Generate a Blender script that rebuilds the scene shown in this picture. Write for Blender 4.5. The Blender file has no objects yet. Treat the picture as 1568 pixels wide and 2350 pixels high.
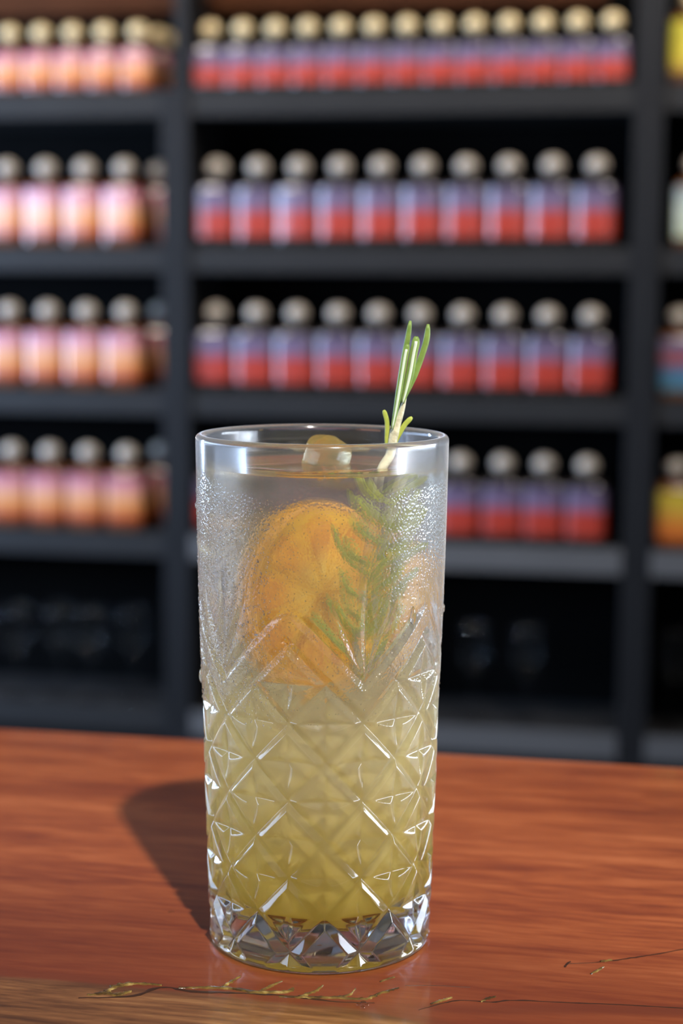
import bpy, bmesh, math, random
import numpy as np
from math import sin, cos, pi, radians, degrees, hypot, atan2, sqrt, tan
from mathutils import Vector, Matrix

SC = bpy.context.scene
COL = SC.collection

# ------------------------------------------------------------------ camera, world, lights, exposure
CAM = Vector((0.0, -0.49, 0.189))
PITCH, YAW, ROLL, FPX = radians(7.41), radians(0.655), radians(0.4), 3975.0
fwd = Vector((sin(YAW) * cos(PITCH), cos(YAW) * cos(PITCH), -sin(PITCH)))
rt0 = Vector((cos(YAW), -sin(YAW), 0.0))
up0 = rt0.cross(fwd)
RIGHT = rt0 * cos(ROLL) + up0 * sin(ROLL)
UP = up0 * cos(ROLL) - rt0 * sin(ROLL)
cd = bpy.data.cameras.new('camera')
cam = bpy.data.objects.new('camera', cd)
COL.objects.link(cam)
m = Matrix((RIGHT, UP, -fwd)).transposed().to_4x4()
m.translation = CAM
cam.matrix_world = m
cd.sensor_fit = 'VERTICAL'
cd.sensor_height = 36.0
cd.sensor_width = 24.0
cd.lens = 36.0 * FPX / 2350.0
cd.clip_start = 0.02
cd.clip_end = 30
cd.dof.use_dof = True
cd.dof.focus_distance = 0.472
cd.dof.aperture_fstop = 9.0
SC.camera = cam

world = bpy.data.worlds.new('room_ambient')
SC.world = world
world.use_nodes = True
world.node_tree.nodes['Background'].inputs[0].default_value = (0.80, 0.86, 1.0, 1)
world.node_tree.nodes['Background'].inputs[1].default_value = 0.06

SC.view_settings.view_transform = 'Standard'
SC.view_settings.look = 'None'
SC.view_settings.gamma = 1.0
SC.view_settings.use_curve_mapping = False
SC.view_settings.exposure = 0.0
SC.cycles.max_bounces = 16
SC.cycles.transmission_bounces = 14
SC.cycles.transparent_max_bounces = 24
SC.cycles.glossy_bounces = 6
SC.cycles.diffuse_bounces = 3
SC.cycles.caustics_reflective = True
SC.cycles.caustics_refractive = True
SC.cycles.sample_clamp_indirect = 4.0
SC.cycles.blur_glossy = 0.3
SC.cycles.use_denoising = True


def aim(o, target):
    o.rotation_euler = (Vector(target) - o.location).to_track_quat('-Z', 'Y').to_euler()


def lamp(name, kind, loc, target, power, color, **kw):
    d = bpy.data.lights.new(name, kind)
    d.energy = power
    d.color = color
    for k, v in kw.items():
        setattr(d, k, v)
    o = bpy.data.objects.new(name, d)
    COL.objects.link(o)
    o.location = loc
    aim(o, target)
    return o


# ceiling spotlight behind the photographer, a little to the right
lamp('ceiling_spotlight', 'SPOT', (0.30, -1.11, 1.45), (0, 0.1, 0), 200.0, (1.0, 0.95, 0.88),
     spot_size=radians(46), spot_blend=0.5, shadow_soft_size=0.028)
# big cool window on the left of the bar
lamp('window_daylight', 'AREA', (-2.3, 0.6, 0.32), (0.4, 0.6, 0.25), 58.0, (0.50, 0.68, 1.0),
     shape='RECTANGLE', size=3.0, size_y=0.58)
# narrow area light added on the left, for cool highlights down the bottles
lamp('bottle_highlight_fill', 'AREA', (-2.2, 2.35, 0.30), (0.2, 2.75, 0.15), 80.0, (0.46, 0.66, 1.0),
     shape='RECTANGLE', size=0.32, size_y=1.0)
# soft fill added behind the photographer, for reflections on the glass facets
lamp('glass_front_fill', 'AREA', (0.5, -2.6, 0.9), (0.1, 0.3, 0.1), 6.0, (0.96, 0.97, 1.0),
     shape='RECTANGLE', size=2.4, size_y=1.0)
# ceiling lights over the aisle between counter and shelves
lamp('aisle_light_left', 'AREA', (-1.0, 1.75, 1.45), (-0.50, 2.85, 0.22), 15.0, (1.0, 0.88, 0.76),
     shape='RECTANGLE', size=0.5, size_y=0.25, spread=radians(130))
lamp('aisle_light_right', 'AREA', (0.75, 1.75, 1.45), (0.25, 2.85, 0.22), 15.0, (1.0, 0.90, 0.80),
     shape='RECTANGLE', size=0.7, size_y=0.25, spread=radians(130))
lamp('glass_right_fill', 'AREA', (1.35, 0.15, 0.19), (0, 0, 0.09), 30.0, (0.76, 0.86, 1.0),  # low side fill, added to brighten the misted right side of the glass
     shape='RECTANGLE', size=1.3, size_y=0.32)


# ------------------------------------------------------------------ helpers
def ray(px, py):
    return fwd + RIGHT * ((px - 784) / FPX) - UP * ((py - 1175) / FPX)


def on_plane(px, py, Y):            # point of the vertical plane y = Y
    v = ray(px, py)
    return CAM + v * ((Y - CAM.y) / v.y)


def on_counter(px, py, z=0.0):      # point of the counter top
    v = ray(px, py)
    return CAM + v * ((z - CAM.z) / v.z)


def tag(o, label=None, cat=None, group=None, kind=None):
    if label: o['label'] = label
    if cat: o['category'] = cat
    if group: o['group'] = group
    if kind: o['kind'] = kind
    return o


def link(name, me, mat=None, parent=None):
    o = bpy.data.objects.new(name, me)
    COL.objects.link(o)
    if mat is not None:
        me.materials.clear()
        for mm in (mat if isinstance(mat, (list, tuple)) else [mat]):
            me.materials.append(mm)
    if parent is not None:
        o.parent = parent
    return o


def smooth(me, on=True):
    me.polygons.foreach_set('use_smooth', np.full(len(me.polygons), on, dtype=bool))
    me.update()


def from_np(name, V, F, sm=True):
    me = bpy.data.meshes.new(name)
    V = np.asarray(V, dtype=np.float32)
    F = np.asarray(F, dtype=np.int32)
    k = F.shape[1]
    me.vertices.add(len(V)); me.vertices.foreach_set('co', V.ravel())
    me.loops.add(F.size); me.loops.foreach_set('vertex_index', F.ravel())
    me.polygons.add(len(F))
    me.polygons.foreach_set('loop_start', np.arange(0, F.size, k, dtype=np.int32))
    me.polygons.foreach_set('loop_total', np.full(len(F), k, dtype=np.int32))
    me.polygons.foreach_set('use_smooth', np.full(len(F), sm, dtype=bool))
    me.update(calc_edges=True)
    me.validate()
    return me


def lathe(name, prof, seg=24, sm=True):
    """prof: list of (r, z); r = 0 closes at the axis."""
    V, F, rings = [], [], []
    for r, z in prof:
        if r <= 1e-7:
            rings.append([len(V)]); V.append((0, 0, z))
        else:
            rings.append(list(range(len(V), len(V) + seg)))
            for k in range(seg):
                a = 2 * pi * k / seg
                V.append((r * cos(a), r * sin(a), z))
    for a, b in zip(rings, rings[1:]):
        for k in range(seg):
            k2 = (k + 1) % seg
            if len(a) == 1 and len(b) > 1: F.append((a[0], b[k], b[k2])[::-1])
            elif len(b) == 1 and len(a) > 1: F.append((a[k], a[k2], b[0]))
            elif len(a) > 1: F.append((a[k], a[k2], b[k2], b[k]))
    me = bpy.data.meshes.new(name)
    me.from_pydata(V, [], F)
    smooth(me, sm)
    return me


def box_mesh(name, x0, x1, y0, y1, z0, z1, bev=0.0015):
    bm = bmesh.new()
    bmesh.ops.create_cube(bm, size=1)
    for v in bm.verts:
        v.co = Vector((x0 if v.co.x < 0 else x1, y0 if v.co.y < 0 else y1, z0 if v.co.z < 0 else z1))
    if bev:
        bmesh.ops.bevel(bm, geom=list(bm.edges), offset=bev, segments=2, affect='EDGES', profile=0.5)
    me = bpy.data.meshes.new(name)
    bm.to_mesh(me); bm.free()
    return me


def tube_mesh(name, pts, rads, seg=8, flat=1.0, nrm=None):
    """Tapered tube along pts; flat < 1 squashes it across direction nrm."""
    pts = [Vector(p) for p in pts]
    n = len(pts)
    V, F = [], []
    ref = Vector(nrm) if nrm is not None else Vector((0, 1, 0.01))
    for i, p in enumerate(pts):
        t = (pts[min(i + 1, n - 1)] - pts[max(i - 1, 0)]).normalized()
        b = t.cross(ref).normalized()
        c = b.cross(t).normalized()
        for k in range(seg):
            a = 2 * pi * k / seg
            V.append(p + b * (rads[i] * cos(a)) + c * (rads[i] * flat * sin(a)))
    for i in range(n - 1):
        for k in range(seg):
            k2 = (k + 1) % seg
            F.append((i * seg + k, i * seg + k2, (i + 1) * seg + k2, (i + 1) * seg + k))
    F.append(tuple(range(seg))[::-1])
    F.append(tuple((n - 1) * seg + k for k in range(seg)))
    me = bpy.data.meshes.new(name)
    me.from_pydata([tuple(v) for v in V], [], F)
    smooth(me)
    return me


def curve_pts(ctrl, n):
    """Catmull-Rom through control points."""
    P = [Vector(c) for c in ctrl]
    P = [P[0] * 2 - P[1]] + P + [P[-1] * 2 - P[-2]]
    out = []
    segs = len(P) - 3
    for k in range(n + 1):
        t = k / n * segs
        i = min(int(t), segs - 1); t -= i
        a, b, c, d = P[i:i + 4]
        out.append(0.5 * ((2 * b) + (c - a) * t + (2 * a - 5 * b + 4 * c - d) * t * t + (3 * b - a - 3 * c + d) * t ** 3))
    return out


# ------------------------------------------------------------------ materials
class NT:
    def __init__(s, name):
        s.m = bpy.data.materials.new(name); s.m.use_nodes = True
        s.t = s.m.node_tree; s.t.nodes.clear()
        s.out = s.t.nodes.new('ShaderNodeOutputMaterial')

    def n(s, kind, **kw):
        nd = s.t.nodes.new('ShaderNode' + kind)
        for k, v in kw.items():
            if k.startswith('i_'):
                key = k[2:]
                key = int(key) if key.isdigit() else key.replace('_', ' ')
                s.set(nd.inputs[key], v)
            else:
                setattr(nd, k, v)
        return nd

    def set(s, sock, v):
        if isinstance(v, bpy.types.NodeSocket): s.t.links.new(v, sock)
        elif isinstance(v, bpy.types.Node): s.t.links.new(v.outputs[0], sock)
        else:
            if isinstance(v, (tuple, list)) and len(v) == 3 and sock.type == 'RGBA': v = (*v, 1)
            sock.default_value = v

    def math(s, op, a, b=0.0, c=None, clamp=False):
        nd = s.n('Math', operation=op, use_clamp=clamp)
        s.set(nd.inputs[0], a); s.set(nd.inputs[1], b)
        if c is not None: s.set(nd.inputs[2], c)
        return nd.outputs[0]

    def mixs(s, f, a, b):
        nd = s.n('MixShader'); s.set(nd.inputs[0], f); s.set(nd.inputs[1], a); s.set(nd.inputs[2], b)
        return nd

    def mixc(s, f, a, b, mode='MIX'):
        nd = s.n('Mix', data_type='RGBA', blend_type=mode)
        s.set(nd.inputs[0], f); s.set(nd.inputs[6], a); s.set(nd.inputs[7], b)
        return nd.outputs[2]

    def ramp(s, f, stops, interp='LINEAR'):
        nd = s.n('ValToRGB'); s.set(nd.inputs[0], f)
        cr = nd.color_ramp; cr.interpolation = interp
        while len(cr.elements) < len(stops): cr.elements.new(0.5)
        for e, (p, c) in zip(cr.elements, stops):
            e.position = p; e.color = (*c, 1) if len(c) == 3 else c
        return nd.outputs[0]

    def coords(s, scale=(1, 1, 1), rot=(0, 0, 0)):
        tc = s.n('TexCoord')
        mp = s.n('Mapping', i_Vector=tc.outputs['Object'], i_Scale=scale, i_Rotation=rot)
        return mp.outputs[0]

    def sepz(s):
        tc = s.n('TexCoord')
        return s.n('SeparateXYZ', i_0=tc.outputs['Object'])

    def noise(s, scale, vec=None, detail=3.0, rough=0.5, dist=0.0):
        nd = s.n('TexNoise', i_Scale=scale, i_Detail=detail, i_Roughness=rough, i_Distortion=dist)
        if vec is not None: s.set(nd.inputs['Vector'], vec)
        return nd.outputs['Fac']

    def smooth(s, v, a, b):
        nd = s.n('MapRange', interpolation_type='SMOOTHSTEP')
        s.set(nd.inputs[0], v); nd.inputs[1].default_value = a; nd.inputs[2].default_value = b
        nd.inputs[3].default_value = 0; nd.inputs[4].default_value = 1
        return nd.outputs[0]

    def bsdf(s, color, rough=0.5, **kw):
        nd = s.n('BsdfPrincipled', i_Base_Color=color, i_Roughness=rough)
        for k, v in kw.items(): s.set(nd.inputs[k.replace('_', ' ')], v)
        return nd

    def done(s, shader, vol=None):
        s.t.links.new(shader.outputs[0], s.out.inputs[0])
        if vol is not None: s.t.links.new(vol.outputs[0], s.out.inputs[1])
        return s.m


def simple(name, color, rough=0.5, var=0.15, nscale=20.0, bump=0.0, **kw):
    t = NT(name)
    f = t.noise(nscale, t.coords())
    c = t.mixc(f, tuple(x * (1 - var) for x in color), tuple(min(1, x * (1 + var)) for x in color))
    b = t.bsdf(c, rough, **kw)
    if bump:
        t.set(b.inputs['Normal'], t.n('Bump', i_Strength=bump, i_Distance=0.001, i_Height=f))
    return t.done(b)


def counter_wood():
    t = NT('red_hardwood')
    tc = t.n('TexCoord')
    obj = tc.outputs['Object']
    sp = t.n('SeparateXYZ', i_0=obj)
    mp = t.n('Mapping', i_Vector=obj, i_Scale=(1.0, 9.0, 1.0)).outputs[0]
    warp = t.n('TexNoise', i_Scale=9.0, i_Detail=2.0, i_Vector=obj)
    wv = t.n('VectorMath', operation='SCALE', i_0=warp.outputs['Color'], i_Scale=0.06).outputs[0]
    mv = t.n('VectorMath', operation='ADD', i_0=mp, i_1=wv).outputs[0]
    broad = t.noise(7.0, mv, 4.0, 0.55)
    fine = t.noise(46.0, mv, 5.0, 0.62)
    mp3 = t.n('Mapping', i_Vector=obj, i_Scale=(26.0, 420.0, 1.0)).outputs[0]
    pores = t.noise(3.0, mp3, 3.0, 0.6)
    f = t.math('ADD', t.math('MULTIPLY', broad, 0.55), t.math('MULTIPLY', fine, 0.45))
    red = t.ramp(f, [(0.30, (0.090, 0.017, 0.009)), (0.43, (0.23, 0.046, 0.015)), (0.53, (0.345, 0.082, 0.024)), (0.68, (0.50, 0.145, 0.050))])
    brown = t.ramp(f, [(0.34, (0.024, 0.009, 0.005)), (0.46, (0.085, 0.032, 0.012)), (0.56, (0.18, 0.072, 0.026)), (0.70, (0.36, 0.18, 0.07))])
    # sapwood below the resin seam: boundary wanders with noise
    wob = t.noise(14.0, t.n('Mapping', i_Vector=obj, i_Scale=(1.0, 0.2, 1.0)).outputs[0], 4.0)
    yy = t.math('ADD', sp.outputs[1], t.math('MULTIPLY', t.math('SUBTRACT', wob, 0.5), 0.010))
    yr = yy                                               # the sapwood edge drifts away from the seam farther right
    yy = t.math('ADD', yy, t.math('MULTIPLY', t.math('MAXIMUM', t.math('SUBTRACT', sp.outputs[0], 0.018), 0.0), 0.30))
    sap = t.math('SUBTRACT', 1.0, t.smooth(yy, SEAM - 0.0016, SEAM + 0.0012))
    col = t.mixc(sap, red, brown)
    # dark stained wood along the seam
    d = t.math('ABSOLUTE', t.math('SUBTRACT', yy, SEAM + 0.001))
    seam = t.math('MULTIPLY', t.math('SUBTRACT', 1.0, t.smooth(d, 0.0008, 0.006)), 0.6)
    col = t.mixc(seam, col, (0.10, 0.032, 0.015))
    d2 = t.math('ABSOLUTE', t.math('SUBTRACT', yr, t.math('MULTIPLY_ADD', sp.outputs[0], 0.21, -0.0545)))
    st = t.math('MULTIPLY', t.math('SUBTRACT', 1.0, t.smooth(d2, 0.0008, 0.0055)), t.smooth(sp.outputs[0], 0.015, 0.05))
    col = t.mixc(t.math('MULTIPLY', st, 0.65), col, (0.085, 0.022, 0.015))
    col = t.mixc(t.math('MULTIPLY', t.smooth(pores, 0.58, 0.72), 0.25), col, (0.12, 0.03, 0.015))
    near = t.math('SUBTRACT', 1.0, t.smooth(yy, SEAM + 0.010, SEAM + 0.125))
    near = t.math('MULTIPLY', near, t.math('SUBTRACT', 1.0, sap))
    col = t.mixc(t.math('MULTIPLY', near, 0.75), col, (0.13, 0.025, 0.009))
    b = t.bsdf(col, 0.36, Specular_IOR_Level=0.35, Coat_Weight=0.55, Coat_Roughness=0.10)
    t.set(b.inputs['Normal'], t.n('Bump', i_Strength=0.12, i_Distance=0.0004, i_Height=fine))
    return t.done(b)


SEAM = -0.0490


def glass_outer():
    """Pressed glass with condensation fog high on the wall."""
    t = NT('pressed_glass_with_condensation')
    sp = t.sepz(); z = sp.outputs[2]
    tc = t.n('TexCoord')
    obj = tc.outputs['Object']
    nz = t.noise(120.0, obj, 3.0)
    patch = t.noise(38.0, obj, 2.0)
    # fog amount: none in the base, light over the cut zone, strong above, clear just under the rim
    zz = t.math('ADD', z, t.math('MULTIPLY', t.math('SUBTRACT', patch, 0.5), 0.016))
    lowfog = t.smooth(zz, 0.022, 0.060)
    highfog = t.smooth(zz, 0.064, 0.086)
    rim = t.math('SUBTRACT', 1.0, t.smooth(zz, 0.1325, 0.1385))
    fog = t.math('MULTIPLY', t.math('ADD', t.math('MULTIPLY', lowfog, 0.075), t.math('MULTIPLY', highfog, -0.005)), t.math('MULTIPLY_ADD', rim, 0.7, 0.3))
    fog = t.math('ADD', fog, t.math('MULTIPLY', t.smooth(z, 0.1345, 0.1385), 0.035))
    vor = t.n('TexVoronoi', i_Vector=obj, i_Scale=1500.0, feature='SMOOTH_F1')
    wave = t.noise(300.0, obj, 2.0)
    hgt = t.math('ADD', vor.outputs['Distance'], t.math('MULTIPLY', wave, 0.4))
    bump = t.n('Bump', i_Strength=t.math('MULTIPLY', t.math('MULTIPLY', highfog, rim), 0.55), i_Distance=0.00024, i_Height=hgt)
    rough = t.math('ADD', t.math('MULTIPLY', t.math('MULTIPLY', highfog, rim), 0.10), t.math('MULTIPLY', lowfog, 0.07))
    refr = t.n('BsdfGlass', i_Color=(1, 1, 1), i_IOR=1.46, i_Roughness=rough, i_Normal=bump)
    trans = t.n('BsdfTransparent', i_Color=(0.99, 0.99, 0.98))
    gl = t.n('BsdfGlossy', i_Color=(1, 1, 1), i_Roughness=0.15, i_Normal=bump)
    lw = t.n('Fresnel', i_IOR=1.5, i_Normal=bump)
    see = t.mixs(lw.outputs[0], trans, gl)
    base = t.math('SUBTRACT', 1.0, t.smooth(z, 0.012, 0.030))
    wgt = t.math('MULTIPLY_ADD', base, 0.30, 0.62)
    air = t.math('SUBTRACT', 1.0, t.smooth(z, 0.1370, 0.1395))          # above the drink the wall is a plain thin shell
    lip = t.smooth(z, 0.1455, 0.1465)
    wgt = t.math('MULTIPLY', wgt, t.math('MAXIMUM', air, lip))
    body = t.mixs(wgt, see, refr)
    dif = t.n('BsdfDiffuse', i_Color=(0.86, 0.88, 0.90), i_Normal=bump)
    trl = t.n('BsdfTranslucent', i_Color=(0.86, 0.88, 0.90))
    sh = t.n('BsdfSheen', i_Color=(0.9, 0.92, 0.95), i_Roughness=0.22)
    haze = t.mixs(0.35, dif, trl)
    s1 = t.mixs(fog, body, haze)
    add = t.n('AddShader'); t.set(add.inputs[0], s1)
    sw = t.math('MULTIPLY', t.math('ADD', t.math('MULTIPLY', lowfog, 0.45), t.math('MULTIPLY', highfog, 0.36)), 0.8)
    t.set(sh.inputs['Color'], t.mixc(sw, (0, 0, 0), (0.9, 0.93, 0.97)))
    t.set(add.inputs[1], sh)
    return t.done(add)


def glass_inner_wet():
    t = NT('glass_wall_against_drink')
    z = t.sepz().outputs[2]
    trans = t.n('BsdfTransparent', i_Color=(1, 1, 1))
    g = t.n('BsdfGlass', i_IOR=1.128, i_Roughness=0.0)       # glass against water
    base = t.math('SUBTRACT', 1.0, t.smooth(z, 0.012, 0.020))
    return t.done(t.mixs(t.math('MULTIPLY_ADD', base, 0.55, 0.35), trans, g))


def glass_inner_dry():
    t = NT('inner_glass_wall')
    g = t.n('BsdfGlass', i_IOR=1.46, i_Roughness=0.0)
    tr = t.n('BsdfTransparent')
    gl = t.n('BsdfGlossy', i_Roughness=0.14)
    fr = t.n('Fresnel', i_IOR=1.5)
    return t.done(t.mixs(fr.outputs[0], tr, gl))


def drink_mat():
    t = NT('cloudy_yellow_drink')
    sp = t.sepz(); z = sp.outputs[2]
    obj = t.n('TexCoord').outputs['Object']
    n1 = t.noise(60.0, obj, 3.0, dist=0.6)
    zz = t.math('ADD', z, t.math('MULTIPLY', t.math('SUBTRACT', n1, 0.5), 0.02))
    cloud = t.math('SUBTRACT', 1.0, t.smooth(zz, 0.052, 0.096))
    fac = t.math('MULTIPLY_ADD', cloud, 0.74, 0.05)
    col = t.ramp(t.math('MULTIPLY', z, 10.0), [(0.10, (0.70, 0.53, 0.10)), (0.32, (0.82, 0.66, 0.20)), (0.62, (0.90, 0.77, 0.33)), (0.95, (0.84, 0.78, 0.46))])
    dif = t.n('BsdfDiffuse', i_Color=col)
    trl = t.n('BsdfTranslucent', i_Color=col)
    body = t.mixs(0.5, dif, trl)
    tint = t.mixc(cloud, (0.97, 0.95, 0.90), (0.93, 0.86, 0.60))
    tr = t.n('BsdfTransparent', i_Color=tint)
    return t.done(t.mixs(fac, tr, body))


def drink_top():
    t = NT('drink_surface')
    g = t.n('BsdfGlass', i_IOR=1.33, i_Roughness=0.0, i_Color=(1.0, 0.93, 0.76))  # amber tint stands in for the slice's orange reflection
    tr = t.n('BsdfTransparent')
    return t.done(t.mixs(0.85, tr, g))


def clear_water(name='water_drop', w=0.6):
    t = NT(name)
    g = t.n('BsdfGlass', i_IOR=1.33, i_Roughness=0.0)
    tr = t.n('BsdfTransparent')
    return t.done(t.mixs(w, tr, g))


def ice_mat():
    t = NT('wet_ice')
    g = t.n('BsdfGlass', i_IOR=1.30, i_Roughness=0.03, i_Color=(1.0, 0.96, 0.78))
    tr = t.n('BsdfTransparent')
    d = t.n('BsdfDiffuse', i_Color=(0.74, 0.60, 0.22))
    return t.done(t.mixs(0.10, t.mixs(0.75, tr, g), d))


def label_mat(name, stops, z0, z1, seamcol=(0.30, 0.28, 0.26)):
    """Printed paper label: colour bands by height, a pale seam strip at the back of the label, light print grain."""
    t = NT(name)
    obj = t.n('TexCoord').outputs['Object']
    sp = t.n('SeparateXYZ', i_0=obj)
    f = t.math('DIVIDE', t.math('SUBTRACT', sp.outputs[2], z0), z1 - z0, clamp=True)
    f = t.math('ADD', f, t.math('MULTIPLY', t.math('SUBTRACT', t.noise(90.0, obj, 2.0), 0.5), 0.10))
    col = t.ramp(f, stops)
    ang = t.math('ARCTAN2', sp.outputs[1], sp.outputs[0])
    strip = t.math('SUBTRACT', 1.0, t.smooth(t.math('ABSOLUTE', t.math('SUBTRACT', ang, pi / 2)), 0.22, 0.30))
    col = t.mixc(strip, col, seamcol)
    b = t.bsdf(col, 0.45, Coat_Weight=0.9, Coat_Roughness=0.10)
    return t.done(b)


M = {}
M['counter'] = counter_wood()
M['glass'] = glass_outer(); M['wet'] = glass_inner_wet(); M['dry'] = glass_inner_dry()
M['drink'] = drink_mat(); M['surface'] = drink_top()
M['drop'] = clear_water(w=0.75); M['ice'] = ice_mat()
M['board'] = simple('charcoal_board', (0.0150, 0.0150, 0.0155), 0.6, 0.2, 8.0, Specular_IOR_Level=0.2)
M['post'] = simple('charcoal_post', (0.0075, 0.0078, 0.0090), 0.6, 0.2, 8.0, Specular_IOR_Level=0.2)
M['back'] = simple('black_panel', (0.002, 0.002, 0.002), 0.9, Specular_IOR_Level=0.05)
M['wall'] = simple('dark_wall', (0.03, 0.03, 0.032), 0.8)
M['floor'] = simple('dark_floor', (0.06, 0.055, 0.05), 0.5)
M['beam'] = simple('brown_beam_wood', (0.045, 0.014, 0.004), 0.7, 0.3, 12.0, Specular_IOR_Level=0.1)
M['bottle'] = simple('dark_bottle_glass', (0.018, 0.014, 0.012), 0.10, Specular_IOR_Level=0.8)
M['amber'] = simple('amber_bottle_glass', (0.10, 0.035, 0.010), 0.12, Specular_IOR_Level=0.8)
M['cork'] = simple('pale_round_stopper', (0.72, 0.56, 0.30), 0.35, 0.2, 60.0, Coat_Weight=0.5, Coat_Roughness=0.15)
M['dark_cork'] = simple('grey_round_stopper', (0.38, 0.33, 0.27), 0.3, 0.2, 60.0, Coat_Weight=0.7, Coat_Roughness=0.15)
M['collar'] = simple('bottle_collar', (0.05, 0.035, 0.03), 0.4)
M['wine'] = clear_water('thin_stemware_glass', 0.3)
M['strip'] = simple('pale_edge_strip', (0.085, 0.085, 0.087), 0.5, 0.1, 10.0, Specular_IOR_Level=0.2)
M['metal'] = simple('brushed_steel', (0.45, 0.45, 0.45), 0.35, Metallic=0.8)

# ------------------------------------------------------------------ structure
A_ = radians(-11.6)                       # the bar and its shelves run at a slight angle to the camera
E1 = Vector((cos(A_), sin(A_), 0)); E2 = Vector((-sin(A_), cos(A_), 0))


def placed(o, loc=(0, 0, 0), rz=A_):
    o.location = loc; o.rotation_euler = (0, 0, rz)
    return o


def slab(name, size, mat, loc, rz=A_, kind='structure'):
    o = link(name, box_mesh(name, *size, 0.0), mat)
    placed(o, loc, rz)
    if kind: o['kind'] = kind
    return o


SO = Vector((0, 2.75, 0))                 # origin of the shelf front plane
slab('floor', (-3.5, 3.5, -5.0, 0.6, -1.10, -1.05), M['floor'], SO)
slab('wall_back', (-3.5, 3.5, 0.34, 0.42, -1.05, 2.4), M['wall'], SO)
slab('trim_1', (-1.4, 0.50, 0.13, 0.24, 0.712, 0.86), M['beam'], SO)

# ------------------------------------------------------------------ counter
def build_counter():
    root = bpy.data.objects.new('bar_counter', None); COL.objects.link(root)
    placed(root, (0, 0, 0))
    tag(root, 'polished red-brown hardwood bar counter with golden resin-filled cracks', 'counter')
    far = (Vector((0, 0.2125, 0))).dot(E2)
    top = link('countertop', box_mesh('countertop', -1.6, 1.6, -0.42, far, -0.042, 0.0, 0.004), M['counter'], root)
    link('front_panel', box_mesh('front_panel', -1.55, 1.55, -0.34, -0.31, -1.05, -0.042, 0.002), M['post'], root)
    link('back_panel', box_mesh('back_panel', -1.55, 1.55, far - 0.09, far - 0.06, -1.05, -0.042, 0.002), M['post'], root)
    return root


counter = build_counter()


def counter_local(px, py):
    p = on_counter(px, py)
    return Vector((p.dot(E1), p.dot(E2), 0))


def ribbon(name, pts, widths, mat, parent, h=0.00012):
    """Thin slightly domed inlay on the counter top."""
    P = curve_pts(pts, max(8, 5 * len(pts)))
    n = len(P)
    rnd = random.Random(len(pts) * 7 + int(abs(pts[0][0]) * 1e5))
    V, F = [], []
    for i, p in enumerate(P):
        t = (P[min(i + 1, n - 1)] - P[max(i - 1, 0)]); t.z = 0; t.normalize()
        b = Vector((-t.y, t.x, 0))
        u = i / (n - 1) * (len(widths) - 1); k = min(int(u), len(widths) - 2); w = widths[k] * (1 - u + k) + widths[k + 1] * (u - k)
        w *= rnd.uniform(0.55, 1.4)
        q = p + b * rnd.uniform(-0.3, 0.3) * w
        V += [q - b * w - Vector((0, 0, 0.0002)), q - b * w * 0.5 + Vector((0, 0, h)), q + b * w * 0.5 + Vector((0, 0, h * 1.2)), q + b * w - Vector((0, 0, 0.0002))]
    for i in range(n - 1):
        for k in range(3):
            F.append((4 * i + k, 4 * i + k + 1, 4 * i + 5 + k, 4 * i + 4 + k)[::-1])
    me = bpy.data.meshes.new(name)
    me.from_pydata([tuple(v) for v in V], [], F); smooth(me)
    return link(name, me, mat, parent)


def resin():
    t = NT('golden_resin')
    n = t.noise(260.0, t.coords(), 3.0)
    c = t.ramp(n, [(0.38, (0.05, 0.025, 0.008)), (0.56, (0.16, 0.095, 0.022)), (0.72, (0.42, 0.30, 0.10))])
    b = t.bsdf(c, 0.22, Coat_Weight=0.8, Coat_Roughness=0.05)
    t.set(b.inputs['Normal'], t.n('Bump', i_Strength=0.6, i_Distance=0.0006, i_Height=n))
    return t.done(b)


M['resin'] = resin()
M['crack'] = simple('dark_crack_fill', (0.035, 0.014, 0.008), 0.35, 0.4, 300.0)
PXM = 0.000112
VEINS = [
    ([(200, 2284), (238, 2279), (262, 2266), (290, 2259), (330, 2258), (372, 2262)], [2, 6, 8, 4, 2]),
    ([(240, 2280), (275, 2282), (302, 2275)], [3, 6, 2]),
    ([(410, 2268), (480, 2267), (540, 2270), (600, 2278), (660, 2276), (673, 2268)], [2, 5, 6, 5, 3]),
    ([(510, 2266), (533, 2252), (552, 2241)], [3, 3, 1]),
    ([(596, 2276), (622, 2263), (648, 2252)], [3, 3, 1]),
    ([(640, 2288), (700, 2289), (760, 2290), (845, 2294)], [1, 4, 4, 3]),
    ([(690, 2288), (725, 2274), (742, 2262)], [4, 3, 1]),
    ([(775, 2290), (803, 2283), (816, 2269)], [3, 2, 1]),
    ([(840, 2294), (868, 2282), (900, 2272), (916, 2268)], [3, 3, 1]),
    ([(872, 2254), (889, 2248), (906, 2243)], [1, 2, 1]),
    ([(988, 2305), (1012, 2297), (1038, 2290)], [1, 3, 2]),
    ([(1104, 2300), (1120, 2292), (1138, 2288)], [1, 3, 2]),
    ([(1355, 2236), (1370, 2229), (1386, 2219)], [1, 3, 1]),
    ([(1378, 2207), (1405, 2204)], [3, 2]),
]
CRACKS = [
    ([(180, 2290), (300, 2286), (372, 2266), (430, 2274), (520, 2278), (640, 2284), (760, 2298), (860, 2302)], [2, 5, 4, 5, 4, 3, 1]),
    ([(960, 2318), (1010, 2304), (1060, 2296), (1130, 2300), (1180, 2296), (1300, 2301), (1430, 2306), (1600, 2316)], [1, 2, 2, 3, 2, 2, 2]),
    ([(1300, 2212), (1350, 2210), (1378, 2208), (1440, 2200), (1500, 2191), (1600, 2172)], [1, 1, 2, 2, 2]),
    ([(930, 2262), (1000, 2262), (1080, 2266)], [0.6, 1, 0.6]),
    ([(1296, 2220), (1302, 2212), (1310, 2206)], [2, 3, 1]),
    ([(386, 2093), (400, 2092)], [2, 1]),
]
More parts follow.
